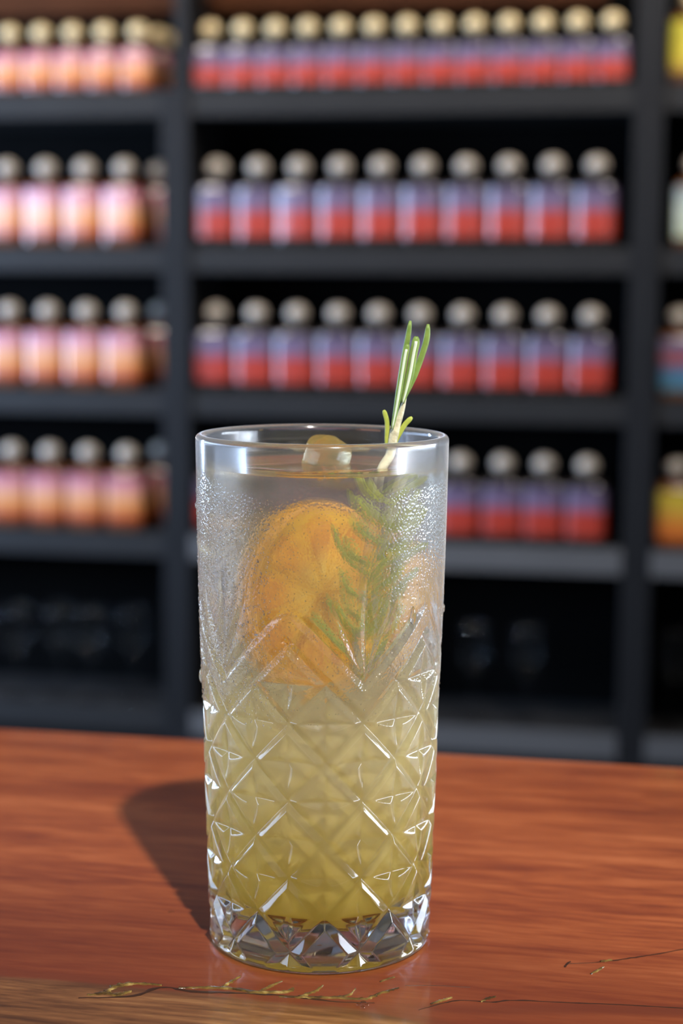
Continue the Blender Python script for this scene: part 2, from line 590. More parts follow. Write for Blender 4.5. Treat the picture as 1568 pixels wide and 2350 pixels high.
for pts, w in CRACKS:
    ribbon('dark_crack', [counter_local(*p) for p in pts], [x * PXM * 2.0 for x in w], M['crack'], counter, 0.00006)
for pts, w in VEINS:
    ribbon('resin_vein', [counter_local(*p) + Vector((0, 0, 0.00004)) for p in pts], [x * PXM * 1.9 for x in w], M['resin'], counter, 0.00022)
for o in list(counter.children):
    if o.name.startswith('dark_crack'): o['label'] = 'dark hairline crack'
    if o.name.startswith('resin_vein'): o['label'] = 'golden resin vein'

# ------------------------------------------------------------------ tumbler
ZS = [0.0, 0.0181, 0.0313, 0.0509, 0.0704, 0.0833, 0.096, 0.1213, 0.1463, 0.15]
RS = [0.0322, 0.0328, 0.0331, 0.0337, 0.0340, 0.0345, 0.0349, 0.0355, 0.0359, 0.0359]
HT = 0.1477
LEVEL = 0.1388


def wall_depth(u, v):
    """Depth (metres) of the pressed cuts; u, v count 32nds of a half diamond around and up."""
    def tri(x, p):
        return np.abs(np.mod(x + p / 2, p) - p / 2)
    dB = tri(u - 32, 128)                                   # 0 on a big-V column, 64 half way round to the next
    bound = 32 + dB
    a = np.minimum(tri(u + v, 64), tri(u - v, 64))
    hw = 8.0 + 3.0 * np.clip((-112 - v) / 16.0, 0, 1)          # the cuts open wider at the foot
    lat = np.clip(1 - a / hw, 0, 1) * (v <= bound + 7.99) * (v >= -171) * (hw / 8.0) ** 0.7
    d = lat * 0.00140
    # long V above the lattice, with a fan of slim cuts rising from its foot
    av = np.abs(v - (64 + dB))
    fade = np.clip((124 - v) / 14.0, 0, 1)
    d = np.maximum(d, np.clip(1 - av / 8.0, 0, 1) * 0.00125 * fade * (v > 58))
    s = v - 66
    su = np.mod(u - 32 + 64, 128) - 64
    for k, L in ((0.0, 84.0), (0.42, 66.0), (-0.42, 66.0)):
        ss = np.clip(s / L, 0, 1)
        w = 5.5 * np.sin(np.pi * ss) ** 0.8 + 1e-4
        d = np.maximum(d, np.clip(1 - np.abs(su - k * s) / w, 0, 1) * 0.0008 * (w / 5.5) * (s > 0) * (s < L))
    # four-pointed stars inside the diamonds
    for cu, cv in ((0, 32), (32, 0)):
        x = np.mod(u - cu + 32, 64) - 32
        y = np.mod(v - cv + 32, 64) - 32
        vc = v - y
        ok = (vc <= bound - 8) & (vc >= -140)
        for p, q in ((x, y), (y, x)):
            w = 5.6 * np.clip(1 - (q / 23.0) ** 2, 0, 1) + 1e-4
            d = np.maximum(d, ok * np.clip(1 - np.abs(p) / w, 0, 1) * 0.00115 * (w / 5.6))
    return d


def build_tumbler():
    N = 640
    dz = 0.01095 / 32
    zA = 0.0607
    phi0 = radians(2.4)
    j0 = -172                                               # even, z = 0.0018
    rows = []                                               # (z, R, inward depth array)
    i = np.arange(N)
    ph = phi0 + i * 2 * pi / N
    cx, cy = np.sin(ph), -np.cos(ph)
    V, kinds = [], []

    def ring(R, z):
        V.append(np.stack([cx * R, cy * R, np.zeros(N) + z], -1))
    zb = zA + j0 * dz
    Rb = np.interp(zb, ZS, RS)
    # foot: slightly hollow underside, rounded edge
    for R, z in ((0.0005, 0.0012), (0.018, 0.0010), (0.0275, 0.0006), (0.0290, 0.0001), (0.0304, 0.0), (0.0313, 0.0003), (0.0319, 0.0009)):
        ring(R, z)
    nfoot = len(V)
    for j in range(j0, 160):
        z = zA + j * dz
        R = np.interp(z, ZS, RS)
        ring(R - wall_depth(i.astype(float), np.full(N, float(j))), z)
    z = zA + 159 * dz
    for zz in np.linspace(z + 0.0012, HT - 0.0015, 26):
        ring(np.interp(zz, ZS, RS), zz)
    nouter = len(V)
    Rr = 0.0359
    for a in np.linspace(10, 170, 9):
        a = radians(a)
        ring(Rr - 0.0014 + 0.0014 * cos(a), HT - 0.0014 + 0.0014 * sin(a))
    zi = [HT - 0.002, 0.1455, 0.1425, LEVEL]
    def Ri(z): return np.interp(z, [0.010, 0.02, 0.06, 0.10, 0.1477], [0.0270, 0.0288, 0.0300, 0.0315, 0.0331])
    for zz in zi: ring(Ri(zz), zz)
    nwet = len(V)
    for zz in np.linspace(LEVEL - 0.003, 0.017, 30): ring(Ri(zz), zz)
    for R, zz in ((0.0272, 0.0145), (0.0258, 0.0128), (0.0235, 0.0118), (0.018, 0.0113), (0.008, 0.0110), (0.0005, 0.0110)):
        ring(R, zz)
    V = np.concatenate(V)
    nr = len(V) // N
    I, J = np.meshgrid(np.arange(N), np.arange(nr - 1))
    a = J * N + I; b = J * N + (I + 1) % N; c = (J + 1) * N + (I + 1) % N; d = (J + 1) * N + I
    par = (I + (J - nfoot)) % 2 == 0
    a, b, c, d, par, JJ = (x.ravel() for x in (a, b, c, d, par, J))
    t1 = np.where(par[:, None], np.stack([a, b, c], -1), np.stack([a, b, d], -1))
    t2 = np.where(par[:, None], np.stack([a, c, d], -1), np.stack([b, c, d], -1))
    F = np.stack([t1, t2], 1).reshape(-1, 3)
    me = from_np('highball_glass', V, F, True)
    mi = np.zeros(len(JJ), dtype=np.int32)
    mi[JJ >= nouter + 9 - 1] = 2
    mi[JJ >= nwet - 1] = 1
    mi = np.repeat(mi, 2)
    glass = link('highball_glass', me, [M['glass'], M['wet'], M['dry']])
    me.polygons.foreach_set('material_index', mi)
    tag(glass, 'tall cut-pattern highball glass misted with condensation on the counter', 'glass')
    # drink, filling the glass to LEVEL
    prof = [(0.0, 0.01115), (0.0179, 0.01145), (0.0233, 0.0120), (0.0256, 0.0130), (0.0270, 0.0147)]
    for zz in np.linspace(0.017, LEVEL - 0.0004, 40): prof.append((float(Ri(zz)) - 0.00015, float(zz)))
    prof += [(float(Ri(LEVEL)) - 0.00012, LEVEL + 0.0012), (float(Ri(LEVEL)) - 0.0004, LEVEL + 0.0006), (float(Ri(LEVEL)) - 0.0009, LEVEL + 0.0001), (float(Ri(LEVEL)) - 0.002, LEVEL - 0.0005), (0.012, LEVEL - 0.0007), (0.0, LEVEL - 0.0007)]
    lm = lathe('cocktail', prof, 128)
    dr = link('cocktail', lm, [M['drink'], M['surface']])
    ns = 4
    for p in lm.polygons:
        if p.center.z > LEVEL - 0.0008 and p.normal.z > 0.25: p.material_index = 1
    tag(dr, 'pale yellow cloudy cocktail filling the tall glass, clearer at its top', 'drink')
    return glass


tumbler = build_tumbler()


def build_condensation():
    rnd = np.random.RandomState(4)
    n = 12000
    z = rnd.uniform(0.070, 0.1325, n * 2)
    th = rnd.uniform(-pi, pi, n * 2)
    keep = rnd.rand(n * 2) < np.clip((z - 0.066) / 0.02, 0.1, 1) * np.where(np.abs(th + 0.95) < 0.75, 1.0, 0.26)
    z, th = z[keep][:n], th[keep][:n]
    r = 0.00010 + 0.00016 * rnd.rand(len(z)) ** 2.5
    left = (th < -0.4) & (th > -1.5)
    r = np.where(left, r * 1.30, r * 0.85)
    R = np.interp(z, ZS, RS)
    seg = 8
    ring = [(1.0, 0.0), (0.72, 0.55)]
    V, F = [], []
    k = np.arange(seg) * 2 * pi / seg
    loc = []
    for rr, hh in ring:
        for a in k: loc.append((rr * cos(a), rr * sin(a) * 1.15, hh))
    loc.append((0, 0, 0.78)); loc.append((0, 0, -0.25))
    loc = np.array(loc)
    fs = []
    for q in range(seg):
        q2 = (q + 1) % seg
        fs += [(q, q2, seg + q2), (q, seg + q2, seg + q), (seg + q, seg + q2, 2 * seg), (q2, q, 2 * seg + 1)]
    fs = np.array(fs)
    nx, ny = np.sin(th), -np.cos(th)
    T = np.stack([np.cos(th), np.sin(th), 0 * th], -1)
    U = np.array([[0, 0, 1.0]]).repeat(len(th), 0)
    Nn = np.stack([nx, ny, 0 * th], -1)
    C = np.stack([nx * R, ny * R, z], -1)
    P = C[:, None] + r[:, None, None] * (loc[None, :, 0:1] * T[:, None] + loc[None, :, 1:2] * U[:, None] + loc[None, :, 2:3] * Nn[:, None])
    F = (fs[None] + (np.arange(len(th)) * len(loc))[:, None, None]).reshape(-1, 3)
    me = from_np('condensation_droplets', P.reshape(-1, 3), F, True)
    o = link('condensation_droplets', me, M['drop'], tumbler)
    o['kind'] = 'stuff'; o['label'] = 'fine beads of condensation'
    # a few larger running drops
    for px, py, rw, rh in ((459, 1550, 0.0011, 0.0022), (944, 1412, 0.0010, 0.0026), (500, 1440, 0.0008, 0.0012), (452, 1160, 0.0006, 0.0010), (1015, 1395, 0.0006, 0.0013), (880, 1270, 0.0006, 0.0009)):
        v = ray(px, py)
        a = v.x ** 2 + v.y ** 2; b = 2 * (CAM.x * v.x + CAM.y * v.y)
        best = None
        Rr = 0.0344
        c = CAM.x ** 2 + CAM.y ** 2 - Rr * Rr
        di = b * b - 4 * a * c
        t = (-b - sqrt(max(0, di))) / 2 / a
        p = CAM + v * t
        an = atan2(p.x, -p.y); Rr = float(np.interp(p.z, ZS, RS))
        bm = bmesh.new()
        bmesh.ops.create_uvsphere(bm, u_segments=14, v_segments=10, radius=1)
        for q in bm.verts:
            q.co = Vector((q.co.x * rw * (1.0 - 0.25 * q.co.z), q.co.y * rw * 0.75, q.co.z * rh))
        dm = bpy.data.meshes.new('running_drop'); bm.to_mesh(dm); bm.free(); smooth(dm)
        d = link('running_drop', dm, M['drop'], tumbler)
        d.location = (sin(an) * Rr, -cos(an) * Rr, p.z); d.rotation_euler = (0, 0, an)
        d['label'] = 'larger water drop'


build_condensation()


# ------------------------------------------------------------------ orange slice
def orange_mats():
    t = NT('orange_pulp')
    obj = t.coords()
    n = t.noise(420.0, obj, 3.0); n2 = t.noise(90.0, obj, 2.0)
    c = t.ramp(t.math('ADD', t.math('MULTIPLY', n, 0.5), t.math('MULTIPLY', n2, 0.5)), [(0.35, (0.58, 0.20, 0.001)), (0.5, (0.80, 0.33, 0.001)), (0.66, (0.98, 0.50, 0.004))])
    spp = t.n('SeparateXYZ', i_0=obj)
    rad = t.math('SQRT', t.math('ADD', t.math('POWER', spp.outputs[0], 2.0), t.math('POWER', spp.outputs[2], 2.0)))
    c = t.mixc(t.math('SUBTRACT', 1.0, t.smooth(rad, 0.004, 0.017)), c, (1.0, 0.66, 0.08))
    b = t.bsdf(c, 0.6, Specular_IOR_Level=0.08)
    t.set(b.inputs['Normal'], t.n('Bump', i_Strength=0.5, i_Distance=0.0005, i_Height=n))
    M['pulp'] = t.done(b)
    M['peel'] = simple('orange_peel', (0.95, 0.42, 0.012), 0.35, 0.15, 300.0, bump=0.5)
    M['pith'] = simple('orange_pith', (0.97, 0.50, 0.015), 0.6, 0.15, 200.0, Specular_IOR_Level=0.1)


orange_mats()


def build_orange():
    R, th = 0.0268, 0.0046
    root = bpy.data.objects.new('orange_slice', None); COL.objects.link(root)
    tag(root, 'round orange slice standing on edge inside the drink', 'fruit slice')
    # peel: outer ring
    N = 72
    prof = [(R - 0.0022, -th / 2), (R - 0.0007, -th / 2 + 0.0002), (R, -th / 4), (R, th / 4), (R - 0.0007, th / 2 - 0.0002), (R - 0.0022, th / 2)]
    def rng(profile, name, mat):
        V, F = [], []
        K = len(profile)
        for i in range(N):
            a = 2 * pi * i / N
            wob = 1 + 0.012 * sin(3 * a + 1) + 0.008 * sin(7 * a)
            for r, h in profile: V.append((r * wob * cos(a), h + 0.0012 * sin(2 * a), r * wob * sin(a)))
        for i in range(N):
            for k in range(K):
                F.append((i * K + k, i * K + (k + 1) % K, ((i + 1) % N) * K + (k + 1) % K, ((i + 1) % N) * K + k))
        me = bpy.data.meshes.new(name); me.from_pydata(V, [], F); smooth(me)
        return link(name, me, mat, root)
    rng(prof, 'peel', M['peel'])
    rng([(0.0003, -th / 2 + 0.0005), (R - 0.0020, -th / 2 + 0.0003), (R - 0.0020, th / 2 - 0.0003), (0.0003, th / 2 - 0.0005)], 'pith', M['pith'])
    ns = 9
    for s in range(ns):
        a0 = 2 * pi * s / ns + 0.075; a1 = 2 * pi * (s + 1) / ns - 0.075
        bm = bmesh.new()
        outline = []
        am = (a0 + a1) / 2
        outline.append((0.0022 * cos(am), 0.0022 * sin(am)))
        for k in range(9):
            a = a0 + (a1 - a0) * k / 8
            r = 0.0224 - 0.0016 * abs(k / 4 - 1) ** 3
            outline.append((r * cos(a), r * sin(a)))
        ctr = sum((Vector(o) for o in outline), Vector((0, 0))) / len(outline)
        loops = []
        for h, inset in ((-th / 2 - 0.0004, 0.86), (-th / 2 + 0.0003, 1.0), (th / 2 - 0.0003, 1.0), (th / 2 + 0.0004, 0.86)):
            lp = []
            for x, y in outline:
                q = ctr + (Vector((x, y)) - ctr) * inset
                lp.append(bm.verts.new((q.x, h + 0.0012 * sin(2 * atan2(q.y, q.x)), q.y)))
            loops.append(lp)
        for A, B in zip(loops, loops[1:]):
            for k in range(len(A)):
                bm.faces.new((A[k], A[(k + 1) % len(A)], B[(k + 1) % len(A)], B[k]))
        bm.faces.new(loops[0][::-1]); bm.faces.new(loops[-1])
        bmesh.ops.recalc_face_normals(bm, faces=bm.faces)
        me = bpy.data.meshes.new('segment'); bm.to_mesh(me); bm.free(); smooth(me, False)
        link('segment', me, M['pulp'], root)
    root.location = (-0.0008, -0.0035, 0.1025)
    root.rotation_euler = (radians(-4), radians(8), radians(40))
    return root


build_orange()


# ------------------------------------------------------------------ ice
def ice_cube(loc, rot, s, label, seed):
    bm = bmesh.new()
    bmesh.ops.create_cube(bm, size=s)
    bmesh.ops.bevel(bm, geom=list(bm.edges), offset=s * 0.40, segments=5, affect='EDGES', profile=0.6)
    bmesh.ops.subdivide_edges(bm, edges=list(bm.edges), cuts=1, use_grid_fill=True)
    rnd = random.Random(seed)
    ph = [rnd.uniform(0, 6) for _ in range(3)]
    for v in bm.verts:
        k = 1 + 0.035 * sin(v.co.x / s * 5 + ph[0]) + 0.03 * sin(v.co.y / s * 6 + ph[1]) + 0.03 * sin(v.co.z / s * 5 + ph[2])
        v.co *= k
    me = bpy.data.meshes.new('ice_cube'); bm.to_mesh(me); bm.free(); smooth(me)
    o = link('ice_cube', me, M['ice'])
    o.location = loc; o.rotation_euler = rot
    tag(o, label, 'ice', 'ice cubes in the drink')
    return o


ice_cube((0.0012, 0.0120, 0.1393), (0.25, 0.15, 0.6), 0.0122, 'ice cube breaking the surface of the drink behind the front rim', 1)
ice_cube((-0.0165, 0.0080, 0.1160), (0.2, 0.4, 0.5), 0.0150, 'ice cube submerged left of the orange slice, upper of two', 2)
ice_cube((-0.0160, 0.0100, 0.0930), (0.6, 0.1, 0.9), 0.0150, 'ice cube submerged left of the orange slice, lower of two', 3)


# ------------------------------------------------------------------ rosemary
def leaf_mat(name, dark, light):
    t = NT(name)
    n = t.noise(500.0, t.coords(), 2.0)
    c = t.mixc(n, dark, light)
    p = t.bsdf(c, 0.45, Specular_IOR_Level=0.4)
    tr = t.n('BsdfTranslucent', i_Color=light)
    return t.done(t.mixs(0.22, p, tr))


M['leaf'] = leaf_mat('rosemary_leaf', (0.10, 0.20, 0.035), (0.34, 0.46, 0.10))
M['leaf_young'] = leaf_mat('young_rosemary_leaf', (0.34, 0.42, 0.05), (0.62, 0.66, 0.14))
M['leaf_wet'] = leaf_mat('submerged_rosemary_leaf', (0.42, 0.52, 0.02), (0.74, 0.82, 0.10))
M['midrib'] = simple('leaf_pale_underside', (0.60, 0.68, 0.50), 0.5)
M['stem'] = simple('rosemary_stem_bark', (0.58, 0.54, 0.36), 0.6, 0.2, 600.0, bump=0.5)


def build_rosemary():
    root = bpy.data.objects.new('rosemary_sprig', None); COL.objects.link(root)
    tag(root, 'fresh green rosemary sprig sticking up out of the tall glass', 'herb')
    Y = 0.0

    def P(px, py, dy=0.0): return on_plane(px, py, Y + dy)

    def W(px, py, dy=0.0):                                  # submerged: undo the magnification of the drink
        return on_plane(739 + (px - 739) / 1.12, py, Y + dy)
    stem_ctrl = [P(932, 905), P(923, 940), P(911, 975), P(902, 1009), P(895, 1045), W(890, 1085, -0.003), W(874, 1180, -0.007), W(852, 1300, -0.010), W(838, 1430, -0.012), W(830, 1545, -0.013)]
    pts = curve_pts(stem_ctrl, 44)
    rads = [0.00035 + 0.0010 * min(1, i / 12) for i in range(len(pts))]
    link('stem', tube_mesh('stem', pts, rads, 10), M['stem'], root)

    def leaf(ctrl, w, mat, midrib=False, flat=0.45, label=None):
        c = curve_pts(ctrl, 16)
        n = len(c)
        rr = [w * (0.45 + 0.55 * min(1, i / (n * 0.35))) * sqrt(max(0.02, 1 - max(0, (i / (n - 1) - 0.80) / 0.22) ** 2)) for i in range(n)]
        o = link('leaf', tube_mesh('leaf', c, rr, 10, flat), mat, root)
        if label: o['label'] = label
        if midrib:
            off = Vector((0, -w * 0.42, 0))
            link('midrib', tube_mesh('midrib', [q + off for q in c[:-2]], [r * 0.38 for r in rr[:-2]], 6, 0.5), M['midrib'], o)
        return o
    leaf([P(900, 985, -0.0012), P(908, 945, -0.0012), P(917, 894, -0.0012), P(925, 845, -0.0012), P(931, 810, -0.0012), P(937, 790, -0.0012)], 0.00095, M['leaf'], True)
    leaf([P(903, 970), P(911, 920), P(920, 862), P(928, 815), P(936, 777), P(942, 736)], 0.00078, M['leaf'])
    leaf([P(924, 925, -0.0006), P(931, 900, -0.0006), P(941, 858, -0.0006), P(949, 812, -0.0006), P(954, 790, -0.0006), P(956, 772, -0.0006)], 0.00118, M['leaf'], True)
    leaf([P(925, 922, 0.0005), P(938, 893, 0.0005), P(953, 858, 0.0005), P(968, 817, 0.0005), P(979, 780, 0.0005), P(983, 744, 0.0005)], 0.00088, M['leaf'])
    leaf([P(887, 1030), P(887, 1009), P(889, 985), P(888, 965), P(884, 950), P(881, 941)], 0.00066, M['leaf_young'], label='short yellow-green leaf')
    leaf([P(905, 1030), P(911, 1009), P(920, 990), P(929, 975), P(938, 965), P(946, 957)], 0.00070, M['leaf_young'], label='short yellow-green leaf')
    rnd = random.Random(11)
    # submerged needles, springing upward and outward from the stem
    named = [((884, 1150), (850, 1125), (832, 1085)), ((886, 1140), (930, 1115), (985, 1092)), ((872, 1200), (845, 1165), (820, 1140)),
             ((878, 1205), (920, 1170), (962, 1120)), ((868, 1250), (930, 1215), (985, 1165)), ((862, 1290), (925, 1265), (990, 1245)),
             ((866, 1240), (835, 1220), (812, 1190)), ((850, 1340), (905, 1290), (955, 1250)), ((846, 1380), (905, 1340), (960, 1300)),
             ((832, 1540), (890, 1480), (950, 1425)), ((834, 1530), (775, 1470), (712, 1405)), ((840, 1450), (880, 1385), (928, 1335)),
             ((838, 1400), (850, 1330), (876, 1260)), ((832, 1520), (834, 1450), (840, 1385)), ((836, 1470), (800, 1430), (770, 1380))]
    for a, b, c in named:
        leaf([W(*a, -0.009), W(*b, -0.013), W(*c, -0.015)], 0.0011, M['leaf_wet'])
    for k in range(28):
        f = 0.42 + 0.55 * k / 28
        q = pts[int(f * (len(pts) - 1))]
        sgn = 1 if k % 2 else -1
        L = rnd.uniform(0.012, 0.019)
        dx = sgn * L * rnd.uniform(0.35, 0.62); dy = rnd.uniform(-0.007, 0.004); dzz = L * rnd.uniform(0.6, 0.85)
        tip = q + Vector((dx, dy, dzz))
        if tip.z > 0.133: continue
        rad = hypot(tip.x, tip.y)
        if rad > 0.0275: tip.x *= 0.0275 / rad; tip.y *= 0.0275 / rad
        mid = (q + tip) / 2 + Vector((sgn * 0.0016, 0, -0.001))
        leaf([q, mid, tip], rnd.uniform(0.0007, 0.00095), M['leaf_wet'])
    return root


build_rosemary()

# bubbles on the surface of the drink
for k, (px, py, r) in enumerate(((735, 1040, 0.0013), (752, 1036, 0.0010), (770, 1052, 0.0012), (721, 1044, 0.0008))):
    bm = bmesh.new(); bmesh.ops.create_uvsphere(bm, u_segments=16, v_segments=10, radius=r)
    me = bpy.data.meshes.new('bubble'); bm.to_mesh(me); bm.free(); smooth(me)
    o = link('bubble', me, M['drop'])
    p = on_plane(px, py, -0.0285); p.z = LEVEL - 0.0004
    o.location = (0.0 + (px - 739) * 0.000118, -0.0265 + 0.001 * k, LEVEL - 0.0004)
    tag(o, ('small clear bubble on the drink inside the front rim, %s of four from the left' %
            ('second', 'third', 'last', 'first')[k]).replace('last of four from the left', 'rightmost of four').replace('first of four from the left', 'leftmost of four'), 'bubble', 'bubbles on the drink')
# spilled water drops on the counter before the glass
for k, (px, py, r) in enumerate(((830, 2292, 0.00055), (834, 2303, 0.0009), (824, 2306, 0.0007), (842, 2307, 0.0006), (833, 2312, 0.0006))):
    me = lathe('water_drop', [(r, -0.00005), (r * 0.9, r * 0.3), (r * 0.55, r * 0.52), (0, r * 0.6)], 14)
    o = link('water_drop', me, M['drop'])
    p = on_counter(px, py); o.location = (p.x, p.y, 0.0001)
    tag(o, ('small clear drop closest to the glass', 'largest clear drop in the middle', 'clear drop on the left side', 'clear drop on the right side', 'clear drop farthest from the glass')[k] + ' in the cluster of five on the counter', 'water drop', 'water drops on the counter')

# ------------------------------------------------------------------ shelving
BOARDS = [0.550, 0.262, -0.010, -0.285, -0.632]           # upper faces
TH = 0.048
DEPTH = 0.24


def shelf_unit(x0, x1, label, top=0.76, left=True, right=True, pw=0.026, strips=False):
    root = bpy.data.objects.new('shelving_unit', None); COL.objects.link(root)
    placed(root, SO)
    tag(root, label, 'shelf')
    for z in BOARDS:
        link('shelf_board', box_mesh('shelf_board', x0 + pw, x1 - pw, 0.006, DEPTH, z - TH, z, 0.002), M['board'], root)
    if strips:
        for z in BOARDS[3:]:  # paler grey front on the two lowest boards
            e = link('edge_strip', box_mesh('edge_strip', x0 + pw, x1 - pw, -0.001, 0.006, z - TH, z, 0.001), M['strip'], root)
            e['label'] = 'pale grey edge strip'
    link('side_panel', box_mesh('side_panel', x0, x0 + pw, 0, DEPTH + 0.01, -1.05, top, 0.002), M['post'], root)
    link('side_panel', box_mesh('side_panel', x1 - pw, x1, 0, DEPTH + 0.01, -1.05, top, 0.002), M['post'], root)
    link('back_panel', box_mesh('back_panel', x0, x1, DEPTH + 0.01, DEPTH + 0.02, -1.05, 0.85, 0), M['back'], root)
    link('plinth', box_mesh('plinth', x0 + pw, x1 - pw, 0.03, 0.05, -1.05, BOARDS[-1] - TH, 0), M['post'], root)
    return root


shelf_unit(-1.15, -0.284, 'charcoal shelving unit on the left, stacked with pink and orange labelled bottles', top=0.552)
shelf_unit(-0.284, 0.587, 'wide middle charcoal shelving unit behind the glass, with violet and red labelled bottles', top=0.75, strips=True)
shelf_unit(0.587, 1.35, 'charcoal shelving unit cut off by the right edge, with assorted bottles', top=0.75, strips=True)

LM = {}
LM['violet'] = label_mat('violet_red_label', [(0.0, (0.22, 0.022, 0.010)), (0.10, (0.34, 0.026, 0.010)), (0.50, (0.33, 0.026, 0.014)), (0.57, (0.15, 0.085, 0.15)), (1.0, (0.075, 0.065, 0.12))], 0.0, 1.0)
LM['peach'] = label_mat('peach_label', [(0.0, (0.16, 0.012, 0.005)), (0.14, (0.40, 0.075, 0.008)), (0.42, (0.58, 0.25, 0.075)), (0.68, (0.52, 0.23, 0.18)), (0.88, (0.42, 0.14, 0.18)), (1.0, (0.20, 0.025, 0.09))], 0.0, 1.0)
LM['yellow'] = label_mat('yellow_label', [(0.0, (0.30, 0.15, 0.01)), (0.3, (0.45, 0.36, 0.015)), (1.0, (0.38, 0.34, 0.015))], 0.0, 1.0)
LM['sunset'] = label_mat('yellow_orange_label', [(0.0, (0.42, 0.08, 0.005)), (0.35, (0.52, 0.16, 0.015)), (0.62, (0.46, 0.28, 0.025)), (1.0, (0.42, 0.32, 0.015))], 0.0, 1.0)
LM['green'] = label_mat('pale_green_label', [(0.0, (0.35, 0.38, 0.22)), (0.5, (0.42, 0.46, 0.34)), (1.0, (0.20, 0.24, 0.24))], 0.0, 1.0)
LM['blue'] = label_mat('blue_red_label', [(0.0, (0.03, 0.13, 0.17)), (0.4, (0.05, 0.11, 0.20)), (0.6, (0.24, 0.03, 0.02)), (1.0, (0.06, 0.11, 0.20))], 0.0, 1.0)


def squarish(me, R, rn):
    """Turn the round body into a square one with rounded corners (neck stays round)."""
    for v in me.vertices:
        x, y = v.co.x, v.co.y
        r = hypot(x, y)
        if r < 1e-6: continue
        k = min(1.0, max(0.0, (r - rn * 1.15) / (R * 0.62 - rn * 1.15)))
        a = atan2(y, x)
        p = 5.0
        f = (abs(cos(a)) ** p + abs(sin(a)) ** p) ** (-1 / p)
        f = 1 + (f - 1) * k
        v.co.x *= f; v.co.y *= f
    me.update()


def bottle_parts(small):
    """body / stopper / collar / label meshes, for a tall (0.17 m) or a small (0.137 m) bottle."""
    if small:
        R, hb, hs, rn, hn, cb, rb, l0, l1 = 0.0300, 0.080, 0.093, 0.0125, 0.100, 0.1130, 0.0185, 0.010, 0.074
    else:
        R, hb, hs, rn, hn, cb, rb, l0, l1 = 0.0370, 0.112, 0.126, 0.0135, 0.134, 0.1480, 0.0205, 0.018, 0.108
    body = lathe('body', [(0, 0.002), (R * 0.8, 0.0), (R * 0.96, 0.002), (R, 0.007), (R, hb - 0.008), (R * 0.95, hb), (R * 0.75, hb + (hs - hb) * 0.6), (rn * 1.1, hs), (rn, hs + 0.002), (rn, hn), (rn * 0.9, hn + 0.001), (0, hn + 0.001)], 56)
    squarish(body, R, rn)
    ball = [(0, hn + 0.0015), (rn * 0.9, hn + 0.0015), (rn * 0.95, hn + 0.003)]
    for k in range(1, 8):
        a = -pi / 2 + 0.75 + (pi - 0.75) * k / 8
        ball.append((rb * cos(a), cb + rb * 0.86 * sin(a) ))
    ball = [b for b in ball if b[1] > hn + 0.001] + [(0, cb + rb * 0.86)]
    stop = lathe('stopper', ball, 20)
    col = lathe('collar', [(rn + 0.0005, hn - 0.008), (rn + 0.0022, hn - 0.007), (rn + 0.0022, hn - 0.001), (rn + 0.0005, hn)], 20)
    # label: open band, modelled in unit height so its print maps by height
    V, F, S = [], [], 64
    hgt = l1 - l0
    for k in range(S + 1):
        a = 2 * pi * k / S
        for zz in (0, 1):
            V.append(((R + 0.0004) * cos(a), (R + 0.0004) * sin(a), zz))
    for k in range(S):
        F.append((2 * k, 2 * k + 2, 2 * k + 3, 2 * k + 1))
    lab = bpy.data.meshes.new('label'); lab.from_pydata(V, [], F); squarish(lab, R, rn); smooth(lab)
    return body, stop, col, lab, l0, hgt


PB = {s: bottle_parts(s) for s in (True, False)}


def bottle(sx, z, off, small, glassmat, stopmat, labmat, label, group, turn=0.0):
    body, stop, col, lab, l0, hgt = PB[small]
    root = bpy.data.objects.new('bottle', None); COL.objects.link(root)
    root.location = SO + E1 * sx + E2 * off + Vector((0, 0, z + 0.0002))
    root.rotation_euler = (0, 0, A_ + turn)
    tag(root, label, 'bottle', group)
    cache = bottle.cache
    for nm, me, mat in (('body', body, glassmat), ('stopper', stop, stopmat), ('collar', col, M['collar']), ('label', lab, labmat)):
        key = (me.name, mat.name)
        if key not in cache:
            c = me.copy(); c.materials.clear(); c.materials.append(mat); cache[key] = c
        o = bpy.data.objects.new('paper_label' if nm == 'label' else nm, cache[key]); COL.objects.link(o)
        o.parent = root
        if nm == 'label':
            o.location = (0, 0, l0); o.scale = (1, 1, hgt)
    return root


bottle.cache = {}
ORD = ['first', 'second', 'third', 'fourth', 'fifth', 'sixth', 'seventh', 'eighth', 'ninth', 'tenth', 'eleventh', 'twelfth', 'thirteenth']
rndb = random.Random(5)


def nth(k, n):
    return 'leftmost' if k == 0 else ('rightmost' if k == n - 1 else ORD[k] + ' from the left')


ROWN = ['top', 'second', 'third', 'fourth']
# wide middle unit
N1 = 13
for k in range(N1):
    bottle(-0.226 + 0.0620 * k, BOARDS[0], 0.045, True, M['bottle'], M['cork'], LM['violet'],
           'small violet and red labelled bottle, %s, top shelf of middle unit' % nth(k, N1), 'bottles on the top shelf, middle unit', 0.0)
for r, x0, turned in ((1, -0.216, (4,)), (2, -0.2185, (0,)), (3, -0.2185, (8,))):
    for k in range(10):
        x = x0 + 0.0790 * k
        tn = -pi / 2 if k in turned else rndb.uniform(-0.05, 0.05)
        bottle(x + rndb.uniform(-0.001, 0.001), BOARDS[r], 0.050 + rndb.uniform(-0.003, 0.003), False, M['bottle'], M['dark_cork'], LM['violet'],
               'violet and red labelled bottle, %s, %s shelf of middle unit' % (nth(k, 10), ROWN[r]), 'bottles on the %s shelf, middle unit' % ROWN[r], tn)
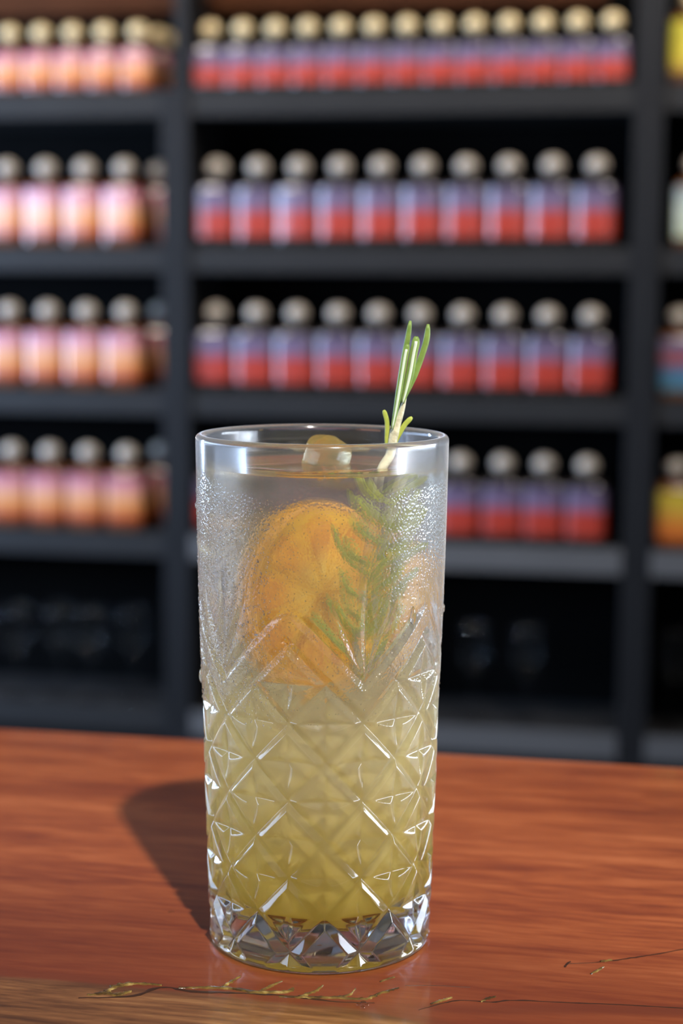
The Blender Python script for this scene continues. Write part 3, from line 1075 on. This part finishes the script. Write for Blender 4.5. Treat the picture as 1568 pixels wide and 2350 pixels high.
# left unit
XL = [-0.684, -0.621, -0.558, -0.495, -0.432, -0.366]
for k, x in enumerate(XL[1:]):
    bottle(x, BOARDS[0], 0.040, True, M['amber'], M['cork'], LM['peach'],
           'small orange labelled bottle, %s, front row on top of left unit' % nth(k, 5), 'bottles on top of the left unit', 0.0)
for k, (x, off) in enumerate(((-0.345, 0.104), (-0.343, 0.168))):
    bottle(x, BOARDS[0], off, True, M['amber'], M['cork'], LM['peach'],
           'small orange labelled bottle %s the front row, left unit top' % ('just behind', 'farther behind')[k], 'bottles on top of the left unit', 0.0)
for r in (1, 2, 3):
    for k, x in enumerate((-0.635, -0.556, -0.477, -0.398, -0.3475 + 0.0)):
        if k == 4: x = -0.322
        off = 0.048 if k < 4 else 0.125
        bottle(x - (0.03 if k == 4 else 0), BOARDS[r], off, False, M['amber'], M['dark_cork'], LM['peach'],
               'pink and orange labelled bottle, %s, %s shelf of left unit' % (nth(k, 5) if k < 4 else 'set back by the post', ROWN[r]), 'bottles on the %s shelf, left unit' % ROWN[r], rndb.uniform(-0.05, 0.05))
# right unit (cut off by the frame)
for z, x, lm, st, small, nm in ((BOARDS[0], 0.655, 'yellow', 'cork', False, 'bright yellow labelled bottle on the top shelf of the right unit'),
                                (BOARDS[1], 0.672, 'green', 'dark_cork', False, 'pale green labelled bottle on the second shelf of the right unit'),
                                (BOARDS[2], 0.652, 'blue', 'dark_cork', False, 'blue and red labelled bottle on the third shelf of the right unit'),
                                (BOARDS[3], 0.655, 'sunset', 'dark_cork', False, 'yellow and orange labelled bottle on the fourth shelf of the right unit')):
    bottle(x, z, 0.05, small, M['amber'], M[st], LM[lm], nm, None, 0.0)


# ------------------------------------------------------------------ stemware on the lowest shelf
def stem_glass_mesh():
    out = [(0, 0.0), (0.030, 0.0), (0.031, 0.0012), (0.018, 0.003), (0.005, 0.007), (0.0036, 0.02), (0.0036, 0.075), (0.008, 0.084), (0.022, 0.098), (0.032, 0.118), (0.034, 0.138), (0.031, 0.165), (0.027, 0.188)]
    inn = [(0.0262, 0.188), (0.0302, 0.165), (0.0330, 0.138), (0.031, 0.119), (0.021, 0.100), (0.007, 0.088), (0, 0.086)]
    return out, inn


def stemware(x, off, label, base=-0.632):
    root = bpy.data.objects.new('wine_glass', None); COL.objects.link(root)
    placed(root, SO + E1 * x + E2 * off + Vector((0, 0, base + 0.0002)))
    tag(root, label, 'glass', 'stemware on the lowest shelf')
    for nm, me in stemware.m.items():
        o = bpy.data.objects.new(nm, me); COL.objects.link(o); o.parent = root
    return root


o_, i_ = stem_glass_mesh()
mm = {'bowl': lathe('bowl', [(0.0036, 0.075)] + o_[7:] + i_, 28), 'stem': lathe('stem', [(0.005, 0.007), (0.0036, 0.02), (0.0036, 0.075)], 12), 'foot': lathe('foot', o_[:5], 28)}
for me in mm.values(): me.materials.append(M['wine'])
stemware.m = mm
for k, x in enumerate((-0.632, -0.556, -0.478, -0.40)):
    stemware(x, 0.05 + 0.03 * (k % 2), 'clear wine glass, %s on the lowest shelf of the left unit' % nth(k, 4))
for k, x in enumerate((0.283, 0.385)):
    stemware(x, 0.07, 'clear wine glass on the lowest middle shelf, %s the tall glass' % ('nearer to', 'farther from')[k])
stemware(0.66, 0.07, 'clear wine glass on the lowest shelf of the right unit, half out of frame')
